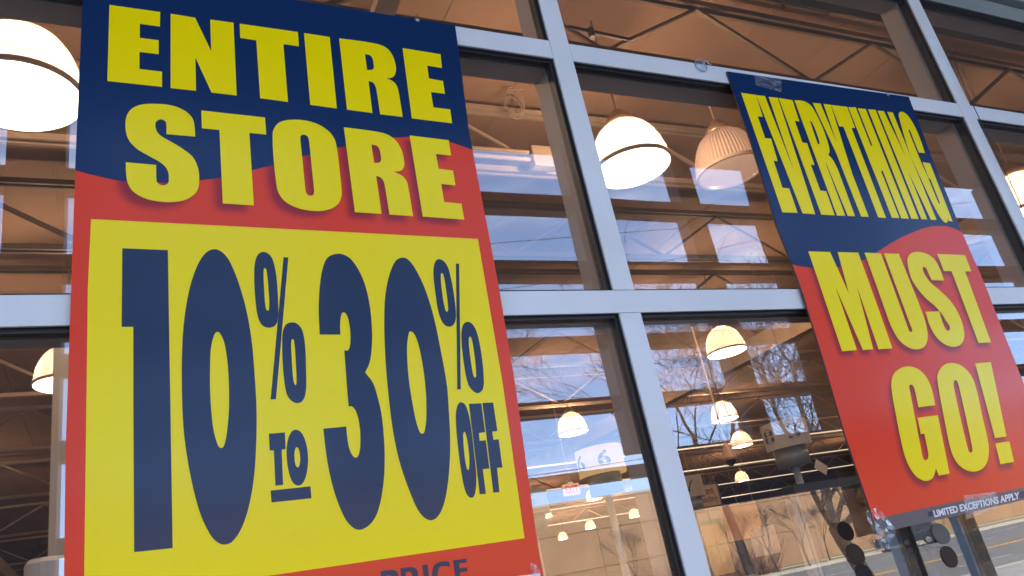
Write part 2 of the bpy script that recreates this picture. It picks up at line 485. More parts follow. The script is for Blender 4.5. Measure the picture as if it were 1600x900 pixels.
for i, (z0, z1) in enumerate(TZ):
    if i == 1:
        fpart('transom', -3, 8, FY + .0005, FY + .0065, z0, z1, M_frame, .0012)
        fpart('transom_return', -3, 8, FY + .0067, FY + .012, z0 + .0015, z1 - .0015, M_darkbrown)
    else:
        for k in range(len(XM) - 1):
            fpart('transom', XM[k][1] + .0006, XM[k + 1][0] - .0006, FY + .0012, FY + .0070, z0, z1, M_frame if i < 3 else M_head, .0012)
            fpart('transom_return', XM[k][1] + .001, XM[k + 1][0] - .001, FY + .0071, FY + .012, z0 + .0015, z1 - .0015, M_darkbrown)
    fpart('transom_tube', -3, 8, FY + .05, FY + .108, z0 + .004, z1 - .004, M_tube, .002)
G0, G1 = FY + .0122, GLASS_Y + .010
for k in range(len(XM) - 1):
    xa, xb = XM[k][1], XM[k + 1][0]
    for i in range(3):
        za, zb = TZ[i][1], TZ[i + 1][0]
        g = .007
        # black rebate on four sides, glass held between
        for q in ((xa - .03, xa + g, za, zb), (xb - g, xb + .03, za, zb), (xa + g, xb - g, za - .02, za + g), (xa + g, xb - g, zb - g, zb + .02)):
            fpart('gasket', q[0], q[1], G0, G1, q[2], q[3], M_gasket)
        fpart('glass_pane', xa + g + .0005, xb - g - .0005, GLASS_Y - .003, GLASS_Y + .003, za + g + .0005, zb - g - .0005, M_glass)
fpart('header', -3, 8, FY - .03, FY + .2, TZ[3][1] + .002, 3.62, M_head, .004)
wl = obj('store_wall', box(-14, 40, FY + .02, FY + .35, 3.625, 7.2), mat('painted_stucco', (.35, .32, .28), .9, noise=(1, .1), bump=(30, .004)))
tag(wl, 'plain painted wall above the storefront glazing', 'wall')
wr = obj('brick_pier', box(8.0, 40, FY, FY + .35, 0, 3.622), mat('pier_block', (.30, .2, .14), .9, noise=(2, .2)))
tag(wr, 'brown masonry wall right of the storefront', 'wall')
wr = obj('brick_pier', box(-14, -3, FY, FY + .35, 0, 3.622), wr.data.materials[0])
tag(wr, 'brown masonry wall left of the storefront', 'wall')

# ---------------------------------------------------------------- interior shell
RZf = 5.75
struct(obj('floor', box(-14, 40, 1.205, 46, -.3, 0.004), M_ifloor))
bm = bmesh.new()
# ribbed roof deck, ribs run away from the glass
xs = np.arange(-14, 40, .9)
prof = []
for x in xs: prof += [(x, 0), (x + .86, 0), (x + .865, .006), (x + .895, .006)]
prof.append((40, 0))
va = [bm.verts.new((x, 1.61, RZf + z)) for x, z in prof]; vb = [bm.verts.new((x, 46, RZf + z)) for x, z in prof]
for i in range(len(prof) - 1): bm.faces.new((va[i], va[i + 1], vb[i + 1], vb[i]))
struct(obj('ceiling', bm, M_deck))
struct(obj('back_wall', box(-14, 40, 46, 46.3, 0, 7), M_iwall))
struct(obj('side_wall', box(-14.3, -14, 1.205, 46.3, 0, 7), M_iwall))
struct(obj('side_wall', box(40, 40.3, 1.205, 46.3, 0, 7), M_iwall))
struct(obj('roof', box(-14.3, 40.3, 1.2, 46.3, 7.2, 7.4), M_iwall))

# ---------------------------------------------------------------- roof trusses
def truss_proto():
    r = thing('roof_truss', 'x', 'truss', (0, 0, 0), 'open web roof trusses inside the store')
    h = .62; x0, x1 = -13.9, 39.9
    for z in (0, h):
        for yy in (-.045, .02):
            obj('chord', box(x0, x1, yy, yy + .025, z, z + .05), M_truss, r)
    nb = 54; st = (x1 - x0) / nb
    me = None
    for i in range(nb):
        a = (x0 + i * st, 0, .05 if i % 2 else h); b = (x0 + (i + 1) * st, 0, h if i % 2 else .05)
        bm = bmesh.new(); tube(bm, [a, b], .016 if i % 3 else .022, 6)
        obj('web_bar', bm, M_truss, r)
    return r
tp = truss_proto()
tys = [3.55, 5.1, 6.7, 8.4, 10.6, 13.2, 16.5, 20.5, 25, 31, 38]
ordn = ['nearest', 'second', 'third', 'fourth', 'fifth', 'sixth', 'seventh', 'eighth', 'ninth', 'tenth', 'farthest']
for i, y in enumerate(tys):
    if i == 0:
        o = tp
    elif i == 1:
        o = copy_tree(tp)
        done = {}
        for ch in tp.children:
            if ch.data not in done: done[ch.data] = 1; ch.data = ch.data.copy(); ch.data.materials[0] = M_truss_shaded
    elif i < 4: o = copy_tree(tp)
    else:
        o = tp.copy(); C.objects.link(o)
        bm = bmesh.new(); bx(bm, -13.9, 39.9, -.04, .04, 0, .05); bx(bm, -13.9, 39.9, -.04, .04, .62, .67)
        obj('chord', bm, M_truss, o)
        bm = bmesh.new(); nb = 54; st = 53.8 / nb
        for k in range(nb):
            tube(bm, [(-13.9 + k * st, 0, .05 if k % 2 else .62), (-13.9 + (k + 1) * st, 0, .62 if k % 2 else .05)], .02, 5)
        obj('web_bars', bm, M_truss, o)
    o.location = (.35 * (i % 3), y, 4.96)
    o['label'] = 'pale open web roof truss, %s from the glass' % ordn[i]
# joist running away from the glass
bm = bmesh.new()
for zz in (4.80, 5.55):
    bx(bm, 1.28, 1.40, 1.65, 45.9, zz, zz + .06)
jb = obj('beam', bm, M_truss); tag(jb, 'pale pair of long beams running back from the glass', 'beam')
for k, x in enumerate((-2.9, 9.5)):
    o = obj('beam', box(x, x + .22, 1.65, 45.9, 4.62, 4.95), M_truss)
    tag(o, ['deep pale roof beam at the left end running away from the glass', 'deep pale roof beam behind the right hand panes running away from the glass'][k], 'beam')
# rails along the far ceiling; shine of truss chords painted in as emission
for k, (y, z) in enumerate([(15.0, 4.15), (18.0, 4.05), (22.0, 4.0), (27.0, 4.0)]):
    o = obj('light_track', box(6, 39, y, y + .04, z, z + .03, .003), mat('light_track', (.8, .75, .68), .3, emit=((1, .85, .62), .12 if k else .12)))
    tag(o, ['nearest long slim rail with painted shine under the far ceiling', 'second long slim rail with painted shine under the far ceiling', 'third long slim rail with painted shine under the far ceiling', 'farthest long slim rail with painted shine under the far ceiling'][k], 'light track', 'slim rails with painted shine under the far ceiling')

# ---------------------------------------------------------------- pendant lamps
def emis(name, col, s, transp=0.0, rib=0, base=(.42, .33, .27)):
    m = bpy.data.materials.new(name); m.use_nodes = True; t = m.node_tree
    t.nodes.remove(t.nodes['Principled BSDF']); out = t.nodes['Material Output']
    e = t.nodes.new('ShaderNodeEmission'); e.inputs['Color'].default_value = (*col, 1); e.inputs['Strength'].default_value = s
    d = t.nodes.new('ShaderNodeBsdfPrincipled'); d.inputs['Base Color'].default_value = (*base, 1); d.inputs['Roughness'].default_value = .25
    ad = t.nodes.new('ShaderNodeAddShader')
    if rib:
        tcn = t.nodes.new('ShaderNodeTexCoord'); sp = t.nodes.new('ShaderNodeSeparateXYZ'); at = t.nodes.new('ShaderNodeMath'); at.operation = 'ARCTAN2'
        t.links.new(tcn.outputs['Object'], sp.inputs[0]); t.links.new(sp.outputs['X'], at.inputs[0]); t.links.new(sp.outputs['Y'], at.inputs[1])
        mu = t.nodes.new('ShaderNodeMath'); mu.operation = 'MULTIPLY'; mu.inputs[1].default_value = rib; t.links.new(at.outputs[0], mu.inputs[0])
        si = t.nodes.new('ShaderNodeMath'); si.operation = 'SINE'; t.links.new(mu.outputs[0], si.inputs[0])
        b = t.nodes.new('ShaderNodeBump'); b.inputs['Distance'].default_value = .004; t.links.new(si.outputs[0], b.inputs['Height']); t.links.new(b.outputs['Normal'], d.inputs['Normal'])
    t.links.new(e.outputs[0], ad.inputs[0]); t.links.new(d.outputs[0], ad.inputs[1])
    tr = t.nodes.new('ShaderNodeBsdfTransparent'); tr.inputs['Color'].default_value = (1, .93, .85, 1)
    mi = t.nodes.new('ShaderNodeMixShader'); mi.inputs['Fac'].default_value = 1 - transp
    t.links.new(tr.outputs[0], mi.inputs[1]); t.links.new(ad.outputs[0], mi.inputs[2]); t.links.new(mi.outputs[0], out.inputs['Surface'])
    return m
M_dome_near = emis('lit_ribbed_dome', (1, .78, .58), .30, .5, 60, (.16, .12, .10))
M_dome = emis('lit_dome', (1, .64, .50), .08, .5, 60, (.14, .10, .085))
M_dome_off = emis('unlit_dome_painted_glow', (1, .62, .45), .045, .35, 60, (.8, .62, .5))  # weak emission paints brightness into the unlit ribbed glass
M_lens = emis('lit_lens', (1, .88, .70), 2.2, .25)
M_lens_off = emis('unlit_lens_painted_glow', (1, .7, .55), .06, .4)  # lens of the unlit lamp, also given a faint painted glow
M_copper = mat('lamp_ballast', (.55, .40, .28), .35, metal=.6)
def lamp(label, loc, s=1.0, dome=M_dome, lit=True, power=LAMP_W, simple=False, wires=True):
    r = thing('pendant_lamp', label, 'lamp', loc, 'dome pendant lamps hanging from the ceiling')
    n = 20 if simple else 48
    prof = [(.285, 0), (.287, .04), (.278, .10), (.262, .17), (.235, .24), (.195, .305), (.145, .35), (.105, .375)]
    obj('shade', lathe([(a * s, b * s) for a, b in prof], n), dome, r, True)
    obj('lens', lathe([(.281 * s, 0.0), (.25 * s, -.02 * s), (.15 * s, -.035 * s), (.002, -.04 * s)], n), M_lens if lit else M_lens_off, r, True)
    bm = bmesh.new(); lathe([(.283 * s, -.012 * s), (.296 * s, -.012 * s), (.296 * s, .016 * s), (.283 * s, .016 * s), (.283 * s, -.012 * s)], n, bm)
    obj('rim', bm, M_tube, r)
    obj('ballast', lathe([(.105 * s, .37 * s), (.115 * s, .385 * s), (.105 * s, .42 * s), (.075 * s, .45 * s), (.05 * s, .49 * s), (.02 * s, .50 * s), (.001, .50 * s)], 20), M_copper, r, True)
    bm = bmesh.new(); tube(bm, [(0, 0, .49 * s), (0, 0, RZf - loc[2])], .008, 5)
    obj('hanging_rod', bm, M_truss, r)
    if lit and power:
        L = bpy.data.lights.new('lamp_bulb', 'POINT'); L.energy = power; L.color = (1, .70, .45); L.shadow_soft_size = .07
        lo = bpy.data.objects.new('lamp_bulb', L); lo.location = (0, 0, .17 * s); link(lo, r)
    return r
zL = 4.36
def L_at(u, v, z=zL): return tuple(PZ(u, v, z))
lamp('big glowing dome lamp at the far left, nearest the glass', tuple(P(28, 150, 3.75)), 1.0, M_dome_near, power=LAMP_W * 0.85)
lamp('bright white dome lamp in the upper pane between the two signs', tuple(P(988, 262, 4.02)), 1.0, M_dome_near, power=LAMP_W * 0.9)
lamp('unlit ribbed dome lamp half hidden by the EVERYTHING sign', tuple(P(1143, 268, 4.30)), 1.02, M_dome_off, lit=False)
lamp('small dome lamp peeking out left of the ENTIRE STORE sign', L_at(104, 600))
lamp('dome lamp high in the lower pane, upper of a near vertical trio', L_at(1136, 550))
lamp('dome lamp above the lit number 6 checkout marker', L_at(896, 676))
lamp('dome lamp in the lower pane, middle of a near vertical trio', L_at(1133, 655))
lamp('dome lamp in the lower pane, lowest of a near vertical trio', L_at(1160, 696))
lamp('dome lamp at the right edge beyond the second mullion', tuple(P(1612, 332, 3.6)), 1.0, M_dome_near, power=LAMP_W * 0.85)
for u, v, l in [(852, 808, 'tiny far dome lamp low beside the ENTIRE STORE sign'), (1160, 751, 'small far dome lamp above the hanging department sign'), (929, 780, 'small far dome lamp right of the exit sign'),
                (992, 807, 'tiny far dome lamp right of the pale blue pole'), (923, 825, 'tiny far dome lamp low in the middle of the pane'), (880, 842, 'farthest tiny dome lamp low near the ENTIRE STORE sign')]:
    p = L_at(u, v, 4.5)
    if p[1] > 44: p = tuple(P(u, v, 42))
    lamp(l, p, 1.0, simple=True, power=LAMP_W * 1.2)
# rows further right and left (also light the hall)
for k, (x, y) in enumerate([(-6, 8), (14, 6), (20, 9), (-4, 16), (3, 20), (24, 18), (30, 26), (9, 27)]):
    lamp(['dome lamp over the far left of the hall', 'dome lamp over the front right of the hall', 'dome lamp right of the front right lamp', 'dome lamp in the left middle of the hall', 'dome lamp in the middle of the hall', 'dome lamp in the right middle of the hall', 'dome lamp at the back right of the hall', 'dome lamp at the back centre of the hall'][k], (x, y, 4.4), simple=True, power=LAMP_W * 1.5)

# ---------------------------------------------------------------- text helper
def text_bm(s, bold=0.0):
    cu = bpy.data.curves.new('t', 'FONT'); cu.body = s; cu.size = 1; cu.offset = bold; cu.resolution_u = 3
    o = bpy.data.objects.new('t', cu); C.objects.link(o)
    dg = bpy.context.evaluated_depsgraph_get()
    me = o.evaluated_get(dg).to_mesh()
    vs_ = [v.co.copy() for v in me.vertices]; fs = [tuple(p.vertices) for p in me.polygons]
    o.evaluated_get(dg).to_mesh_clear()
    bpy.data.objects.remove(o); bpy.data.curves.remove(cu)
    xs_ = [v.x for v in vs_]; ys = [v.y for v in vs_]
    a, b, c, d = min(xs_), max(xs_), min(ys), max(ys)
    return [((v.x - a) / (b - a), (v.y - c) / (d - c)) for v in vs_], fs, (b - a) / (d - c)
def text_obj(name, s, fn, m, parent, bold=0.0):
    vs_, fs, _ = text_bm(s, bold)
    return obj(name, ([tuple(fn(a, b)) for a, b in vs_], fs), m, parent)

# ---------------------------------------------------------------- checkout number lanterns
M_lit_panel = mat('lit_number_panel', (.34, .28, .18), .6, emit=((1, .62, .25), .07))
M_off_panel = mat('number_panel', (.55, .52, .5), .5)
M_num = mat('number_print', (.10, .12, .14), .6)
def lantern(label, u, v, y, num, lit, wd=.20, polew=.03):
    c = P(u, v, y)
    r = thing('checkout_marker', label, 'checkout marker', (c.x, c.y, 0), 'numbered checkout markers')
    z = c.z; h = .13 * wd / .2
    bm = bmesh.new(); tube(bm, [(0, 0, .004), (0, 0, z - h)], polew, 12); obj('pole', bm, M_pole, r, True)
    obj('drum', lathe([(.002, z - h * 1.9), (wd * .72, z - h * 1.9), (wd * .72, z - h * .7), (.002, z - h * .7)], 28), M_greymetal, r, True)
    bm = bmesh.new(); tube(bm, [(0, 0, z - h * .7), (0, 0, z + h)], .02, 8); obj('stem', bm, M_pole, r)
    # curved number panels, each a bent sheet round the stem
    def arc(t, zz, rr): return (rr * math.sin(t), -rr * math.cos(t), zz)
    vv, ff = [], []; n = 20
    for k in range(n + 1):
        t = rad(-115 + 230 * k / n)
        for rr in (wd, wd * .97):
            vv += [arc(t, z - h * .75, rr), arc(t, z + h, rr)]
    for k in range(n):
        a = k * 4; b = a + 4
        ff += [(a, b, b + 1, a + 1), (a + 2, a + 3, b + 3, b + 2), (a + 1, b + 1, b + 3, a + 3), (a, a + 2, b + 2, b)]
    pn = obj('number_panel', (vv, ff), M_lit_panel if lit else M_off_panel, r)
    for q_, t0 in enumerate((-88, -22, 60)):
        tw = .34 * h * 1.1 / wd
        text_obj('numeral', '3' if (num == '8' and q_ == 1) else num, lambda a, b, t0=t0: arc(rad(t0) + (a - .5) * tw * 2.2, z - h * .35 + b * h * 1.0, wd * 1.006), M_num, pn, .02)
    return r
lantern('lit cream checkout marker printed with the number 6 on a pale blue pole', 939, 725, 5.4, '6', True, .19)
lantern('unlit grey checkout marker printed with the number 8', 1228, 684, 5.2, '8', False, .20)
lantern('grey checkout marker printed with the number 7 beside the mullion', 1072, 766, 8.0, '7', False, .22)
lantern('grey checkout marker half hidden behind the edge of the ENTIRE STORE sign', 826, 790, 6.0, '5', False, .17)

# ---------------------------------------------------------------- hanging signs inside
c = P(892, 764, 14.0)
ex = thing('exit_sign', 'small white hanging exit sign with red letters', 'exit sign', tuple(c))
obj('box', box(-.19, .19, -.03, .03, -.13, .10, .008), mat('exit_box', (.75, .6, .5), .5, emit=((1, .6, .45), .03)), ex)
text_obj('lettering', 'EXIT', lambda a, b: (-.14 + a * .29, -.033, -.08 + b * .14), mat('exit_red', (.6, .02, .01), .5, emit=((1, .05, .02), .05)), ex, .03)
bm = bmesh.new(); tube(bm, [(0, 0, .09), (0, 0, RZf - c.z)], .006, 4); obj('hanging_wire', bm, M_truss, ex)
obj('canopy', box(-.06, .06, -.03, .03, .0905, .14, .005), M_white, ex)
c = P(1104, 775, 16.0)
inf = thing('department_sign', 'hanging department sign reading Infant Feeding with a blue edge', 'sign', tuple(c))
M_blue = mat('blue_edge', (.04, .09, .22), .5)
obj('edge_frame', box(-.43, .43, -.02, .03, -.30, .30, .01), M_blue, inf)
obj('face', box(-.38, .36, -.028, -.021, -.25, .25), mat('sign_face_tan', (.62, .46, .34), .6), inf)
text_obj('lettering', 'Infant', lambda a, b: (-.28 + a * .52, -.031, .03 + b * .18), M_num, inf, .02)
text_obj('lettering', 'Feeding', lambda a, b: (-.33 + a * .62, -.031, -.2 + b * .2), M_num, inf, .02)
for s in (-.35, .35):
    bm = bmesh.new(); tube(bm, [(s, 0, .3), (s, 0, RZf - c.z)], .008, 4); obj('hanging_wire', bm, M_truss, inf)
# hanging promotion boards low in the third pane
for k, (u, v, y, wd, ht, col, l) in enumerate([(1160, 815, 12, .85, .62, (.75, .36, .12), 'orange promotion board hanging in the lower pane'), (1195, 845, 12, .62, .5, (.55, .5, .5), 'pale grey promotion board right below the orange one'),
        (1125, 805, 13, 1.1, .35, (.62, .55, .45), 'cream promotion board with writing below the department sign'), (1120, 822, 13, .8, .28, (.45, .5, .2), 'green promotion strip below the cream board'),
        (1122, 858, 12.5, .5, .9, (.72, .52, .14), 'yellow tall promotion board low in the pane')]):
    c = P(u, v, y); o = thing('promotion_board', l, 'sign', tuple(c), 'promotion boards hung over the aisles')
    obj('panel', box(-wd / 2, wd / 2, -.01, .01, -ht / 2, ht / 2, .004), mat('promo_%s' % ['orange', 'grey', 'cream', 'green', 'yellow'][k], col, .5, emit=(col, .012)), o)  # boards are no lamps; faint emission brightens their colour
    bm = bmesh.new(); tube(bm, [(0, 0, ht / 2), (0, 0, RZf - c.z)], .005, 4); obj('hanging_wire', bm, M_truss, o)
# white sheet hanging from string
c = P(1283, 730, 7.0)
o = thing('paper_tag', 'small white paper tag hanging askew left of the sign', 'tag', tuple(c)); 
q = obj('sheet', box(-.09, .09, -.003, .003, -.06, .06), M_white, o); q.rotation_euler = (0, rad(35), 0)
bm = bmesh.new(); tube(bm, [(-.05, 0, .05), (-.05, 0, RZf - c.z)], .003, 4); obj('string', bm, M_truss, o)
# dome security camera
c = P(1141, 718, 9.5)
o = thing('security_camera', 'white ceiling camera with a dark glass dome on a drop pipe', 'security camera', tuple(c))
obj('housing', lathe([(.03, .25), (.05, .2), (.11, .05), (.11, 0), (.09, -.01)], 20), mat('camera_housing', (.6, .4, .3), .5), o, True)
obj('dome', lathe([(.085, -.005), (.075, -.05), (.045, -.085), (.001, -.1)], 20), M_black, o, True)
bm = bmesh.new(); tube(bm, [(0, 0, .24), (0, 0, RZf - c.z)], .018, 6); obj('drop_pipe', bm, M_truss, o)
# white ceiling junction / speaker box near pane 2
c = P(850, 248, 4.9)
o = thing('junction_box', 'pale square junction box at the end of a ceiling conduit', 'junction box', tuple(c))
obj('cover', box(-.13, .11, -.05, .05, -.1, .1, .01), M_truss, o)
bm = bmesh.new(); tube(bm, [(-.13, 0, .05), (-2.2, 0, .05)], .02, 8); tube(bm, [(-.13, 0, -.02), (-2.2, 0, -.02)], .02, 8); obj('conduit', bm, M_truss, o)
# coiled cable and sprinkler pipe up in the trusses
c = P(802, 172, 5.04)
bm = bmesh.new()
pts = [c + Vector((.09 * math.cos(t) - .02 * t / 6, -.01 * t, .13 * math.sin(t))) for t in [k * .35 for k in range(44)]]
tube(bm, pts + [c + Vector((.5, 0, .32)), c + Vector((1.4, 0, .35))], .006, 5)
tag(obj('coiled_cable', bm, M_truss), 'loop of pale cable hanging from the second truss', 'cable')
for k, (a_, b_, y, l) in enumerate([((888, 42), (985, 62), 3.3, 'thin dark sprinkler pipe above the upper transom beside the mullion'), ((1180, -6), (1295, 22), 3.4, 'thin dark sprinkler pipe at the top of the frame')]):
    p, q = P(*a_, y), P(*b_, y); bm = bmesh.new(); tube(bm, [p, q], .012, 8)
    m_ = p.lerp(q, .35); tube(bm, [m_ + Vector((0, 0, .02)), m_ - Vector((0, 0, .05))], .022, 8)
    tag(obj('sprinkler_pipe', bm, M_darkbrown), l, 'pipe')
# big pale duct behind pane 3's upper lamp
c = P(1150, 215, 6.2)
bm = bmesh.new(); tube(bm, [c + Vector((-1.6, 1.8, -.95)), c + Vector((.2, -.2, .1)), c + Vector((2.8, -2.0, 1.1))], .2, 20)
o = obj('air_duct', bm, M_truss, None, True); tag(o, 'pale round air duct slanting behind the hanging lamps', 'duct')
# pale column left behind the first sign
c = P(95, 800, 4.4)
o = obj('column', box(c.x - .05, c.x + .09, c.y, c.y + .14, .004, 3.5, .006), mat('cream_column', (.6, .55, .5), .6)); tag(o, 'pale square column left of the ENTIRE STORE sign', 'column')
c = P(78, 895, 4.2)
o = obj('post_cap', lathe([(.001, 0.), (.10, 0.), (.10, .28), (.085, .30), (.001, .30)], 20), M_white); o.location = (c.x, c.y, c.z - .24); tag(o, 'white rounded bin lid at the foot of the pale column', 'bin lid')

# ---------------------------------------------------------------- entrance lobby frame inside
lob = thing('lobby_door_frame', 'black lobby door frame standing inside behind the lower right pane', 'door frame', (0, 2.2, 0))
def lpx(u, v, y=2.2): return P(u, v, y)
a = lpx(1243, 775); b = lpx(1243, 757)
obj('head_rail', box(a.x, a.x + 3.6, 0, .12, a.z, b.z, .004), M_black, lob)
for k, (u, v) in enumerate([(1258, 840)]):
    p = lpx(u, v)
    obj('stile', box(p.x - .012, p.x + .012, 0.0, .03, .004, a.z - .002, .002), M_tube, lob)
    obj('stile_rib', box(p.x + .0125, p.x + .018, 0.004, .03, .004, a.z - .002), M_black, lob)
    obj('stile_rib', box(p.x + .0185, p.x + .03, 0.0, .03, .004, a.z - .002, .001), M_tube, lob)
    obj('stile_channel', box(p.x + .0305, p.x + .068, 0.003, .03, .004, a.z - .002, .002), M_black, lob)
obj('door_glass', box(a.x + .02, a.x + 3.6, .05, .056, .01, a.z - .003), glass_mat('darkening_door_glass', (.34, .28, .25), .06), lob)  # tinted pane added to darken the hall seen behind the lobby
# shelving seen low
def gondola(label, x, y, n, seed):
    rnd = random.Random(seed); r = thing('store_shelf', label, 'shelf', (x, y, 0), 'store shelves')
    Ms = mat('shelf_paint', (.5, .42, .34), .5)
    obj('back_panel', box(0, n, .3, .34, 0.004, 1.35), Ms, r)
    cols = [mat('carton_%s' % c_, v_, .5) for c_, v_ in (('red', (.4, .03, .03)), ('blue', (.04, .08, .3)), ('orange', (.65, .25, .03)), ('white', (.6, .6, .6)), ('purple', (.2, .05, .2)), ('green', (.1, .3, .1)))]
    for zi, z in enumerate((.1, .5, .9)):
        obj('shelf_board', box(0, n, -.1, .298, z, z + .03), Ms, r)
        xx = .03; ci = 0
        while xx < n - .16:
            w_ = rnd.uniform(.14, .32); h_ = rnd.uniform(.2, .42)
            cb = obj('carton', box(0, w_, 0, .22, 0, h_, .004), rnd.choice(cols)); ci += 1; cb.location = (x + xx, y - .05, z + .031)
            tag(cb, '%s carton, %s from the left on the %s board of the %s' % (cb.data.materials[0].name.split('_')[1].split('.')[0], ['first','second','third','fourth','fifth','sixth','seventh','eighth','ninth','tenth','eleventh','twelfth','thirteenth','fourteenth','fifteenth','sixteenth'][ci-1], ['lowest', 'middle', 'highest'][zi], 'wide shelf' if n > 1 else 'narrow shelf'), 'carton', 'cartons on the store shelves')
            xx += w_ + rnd.uniform(.01, .12)
gondola('store shelf with coloured cartons behind the checkout markers', 5.6, 9.0, 2.4, 1)

# ---------------------------------------------------------------- THE SIGNS
CR = {'A': (150, 0, 300/1600), 'B': (440, 30, 300/1588), 'C': (180, 150, 250/1184), 'D': (410, 170, 330/1563), 'E': (170, 370, 250/900), 'F': (170, 620, 250/865),
      'G': (380, 380, 240/900), 'H': (400, 600, 220/792), 'I': (580, 380, 200/750), 'J': (600, 600, 250/900), 'K': (540, 850, .2), 'L': (1130, 100, 200/720),
      'M': (1290, 140, 220/792), 'N': (1250, 380, .2), 'O': (1370, 550, 230/941), 'P': (1430, 750, 170/1600), 'Q': (1230, 140, 1/9), 'R': (1320, 160, 1/9),
      'S': (1240, 240, 160/1309), 'T': (1370, 240, 130/975)}
def path(s):
    """outline strings: 'A 10,20 30,40~' -- a letter picks the drawing's scale and origin, ~ marks a smooth point"""
    pts = []; cr = None
    for tkn in s.split():
        if tkn in CR: cr = CR[tkn]; continue
        sm = tkn.endswith('~'); x, y = tkn.rstrip('~').split(',')
        pts.append((cr[0] + float(x) * cr[2], cr[1] + float(y) * cr[2], sm))
    n = len(pts); out = []
    for i in range(n):
        p0, p1 = pts[i], pts[(i + 1) % n]
        out.append((p0[0], p0[1]))
        if not (p0[2] or p1[2]): continue
        pm_, pn_ = pts[(i - 1) % n], pts[(i + 2) % n]
        d = math.hypot(p1[0] - p0[0], p1[1] - p0[1])
        def tan(a, b, c_):
            tx, ty = c_[0] - a[0], c_[1] - a[1]; l = math.hypot(tx, ty) or 1
            return tx / l * d, ty / l * d
        t0 = tan(pm_, p0, p1) if p0[2] else (p1[0] - p0[0], p1[1] - p0[1])
        t1 = tan(p0, p1, pn_) if p1[2] else (p1[0] - p0[0], p1[1] - p0[1])
        for k in range(1, 5):
            t = k / 5; h1 = 2*t**3 - 3*t**2 + 1; h2 = t**3 - 2*t**2 + t; h3 = -2*t**3 + 3*t**2; h4 = t**3 - t**2
            out.append((h1*p0[0] + h2*t0[0] + h3*p1[0] + h4*t1[0], h1*p0[1] + h2*t0[1] + h3*p1[1] + h4*t1[1]))
    return out

SIGN1 = [
('E', ['A 112,43 535,103 532,223 365,200 365,318 522,338 522,454 362,435 362,577 550,600 550,726 95,677']),
('N', ['A 622,117 825,150 960,430 952,165 1145,192 1172,798 963,773 828,480 833,758 622,736']),
('T', ['A 1197,200 B 134,108 142,226 14,208 52,686 A 1368,820 1336,338 1202,318']),
('I', ['B 185,117 397,150 456,740 237,710']),
('R', ['B 476,160 740,197~ 850,230~ 910,290~ 942,380~ 943,440~ 920,480~ 865,493 915,513~ 950,550~ 968,610~ 1000,810 815,788 785,590~ 775,555~ 755,525~ 718,513 750,777 541,750', 'B 688,291 725,297~ 748,318~ 760,365~ 763,400~ 750,420~ 706,422']),
('E', ['B 1000,241 1313,292 1325,404 1203,386 1217,492 1333,513 1350,619 1234,604 1254,731 1393,748 1409,862 1077,822']),
('S', ['C 592,302 585,215~ 570,165~ 520,115~ 430,75~ 320,61~ 200,65~ 125,95~ 85,150~ 76,220~ 85,290~ 110,340~ 165,395~ 250,445~ 330,490~ 375,530~ 393,570~ 397,610~ 392,645~ 365,662~ 335,660~ 310,640~ 304,610~ 303,512 78,492 82,590~ 95,650~ 130,705~ 210,755~ 320,782~ 430,786~ 520,770~ 590,725~ 615,680~ 621,630~ 618,560~ 600,500~ 570,450~ 510,400~ 430,350~ 350,305~ 312,270~ 298,230~ 300,198~ 320,178~ 350,176~ 374,195~ 379,230~ 379,284']),
('T', ['C 637,109 1108,161 1117,287 992,274 1026,811 796,797 771,253 641,240']),
('O', ['D 75,190~ 90,140~ 130,100~ 200,84~ 300,86~ 400,112~ 480,160~ 530,220~ 550,290~ 570,450~ 585,600~ 583,655~ 560,705~ 510,740~ 430,758~ 330,752~ 240,728~ 165,685~ 120,625~ 105,570~ 85,400~', 'D 280,215~ 290,196~ 310,193~ 333,205~ 345,240~ 365,440~ 382,610~ 375,638~ 350,644~ 327,630~ 318,600~ 298,400~']),
('R', ['D 602,138 850,172~ 930,195~ 990,240~ 1030,310~ 1048,390~ 1047,430~ 1025,458~ 972,467 1030,495~ 1065,535~ 1080,590~ 1114,796 940,784 905,570~ 895,535~ 875,510~ 841,497 881,779 684,766', 'D 806,266 845,275~ 865,300~ 876,350~ 876,385~ 862,400~ 826,402']),
('E', ['D 1089,199 1378,234 1395,347 1283,336 1303,445 1410,459 1428,568 1323,558 1344,691 1472,703 1493,822 1186,799']),
]
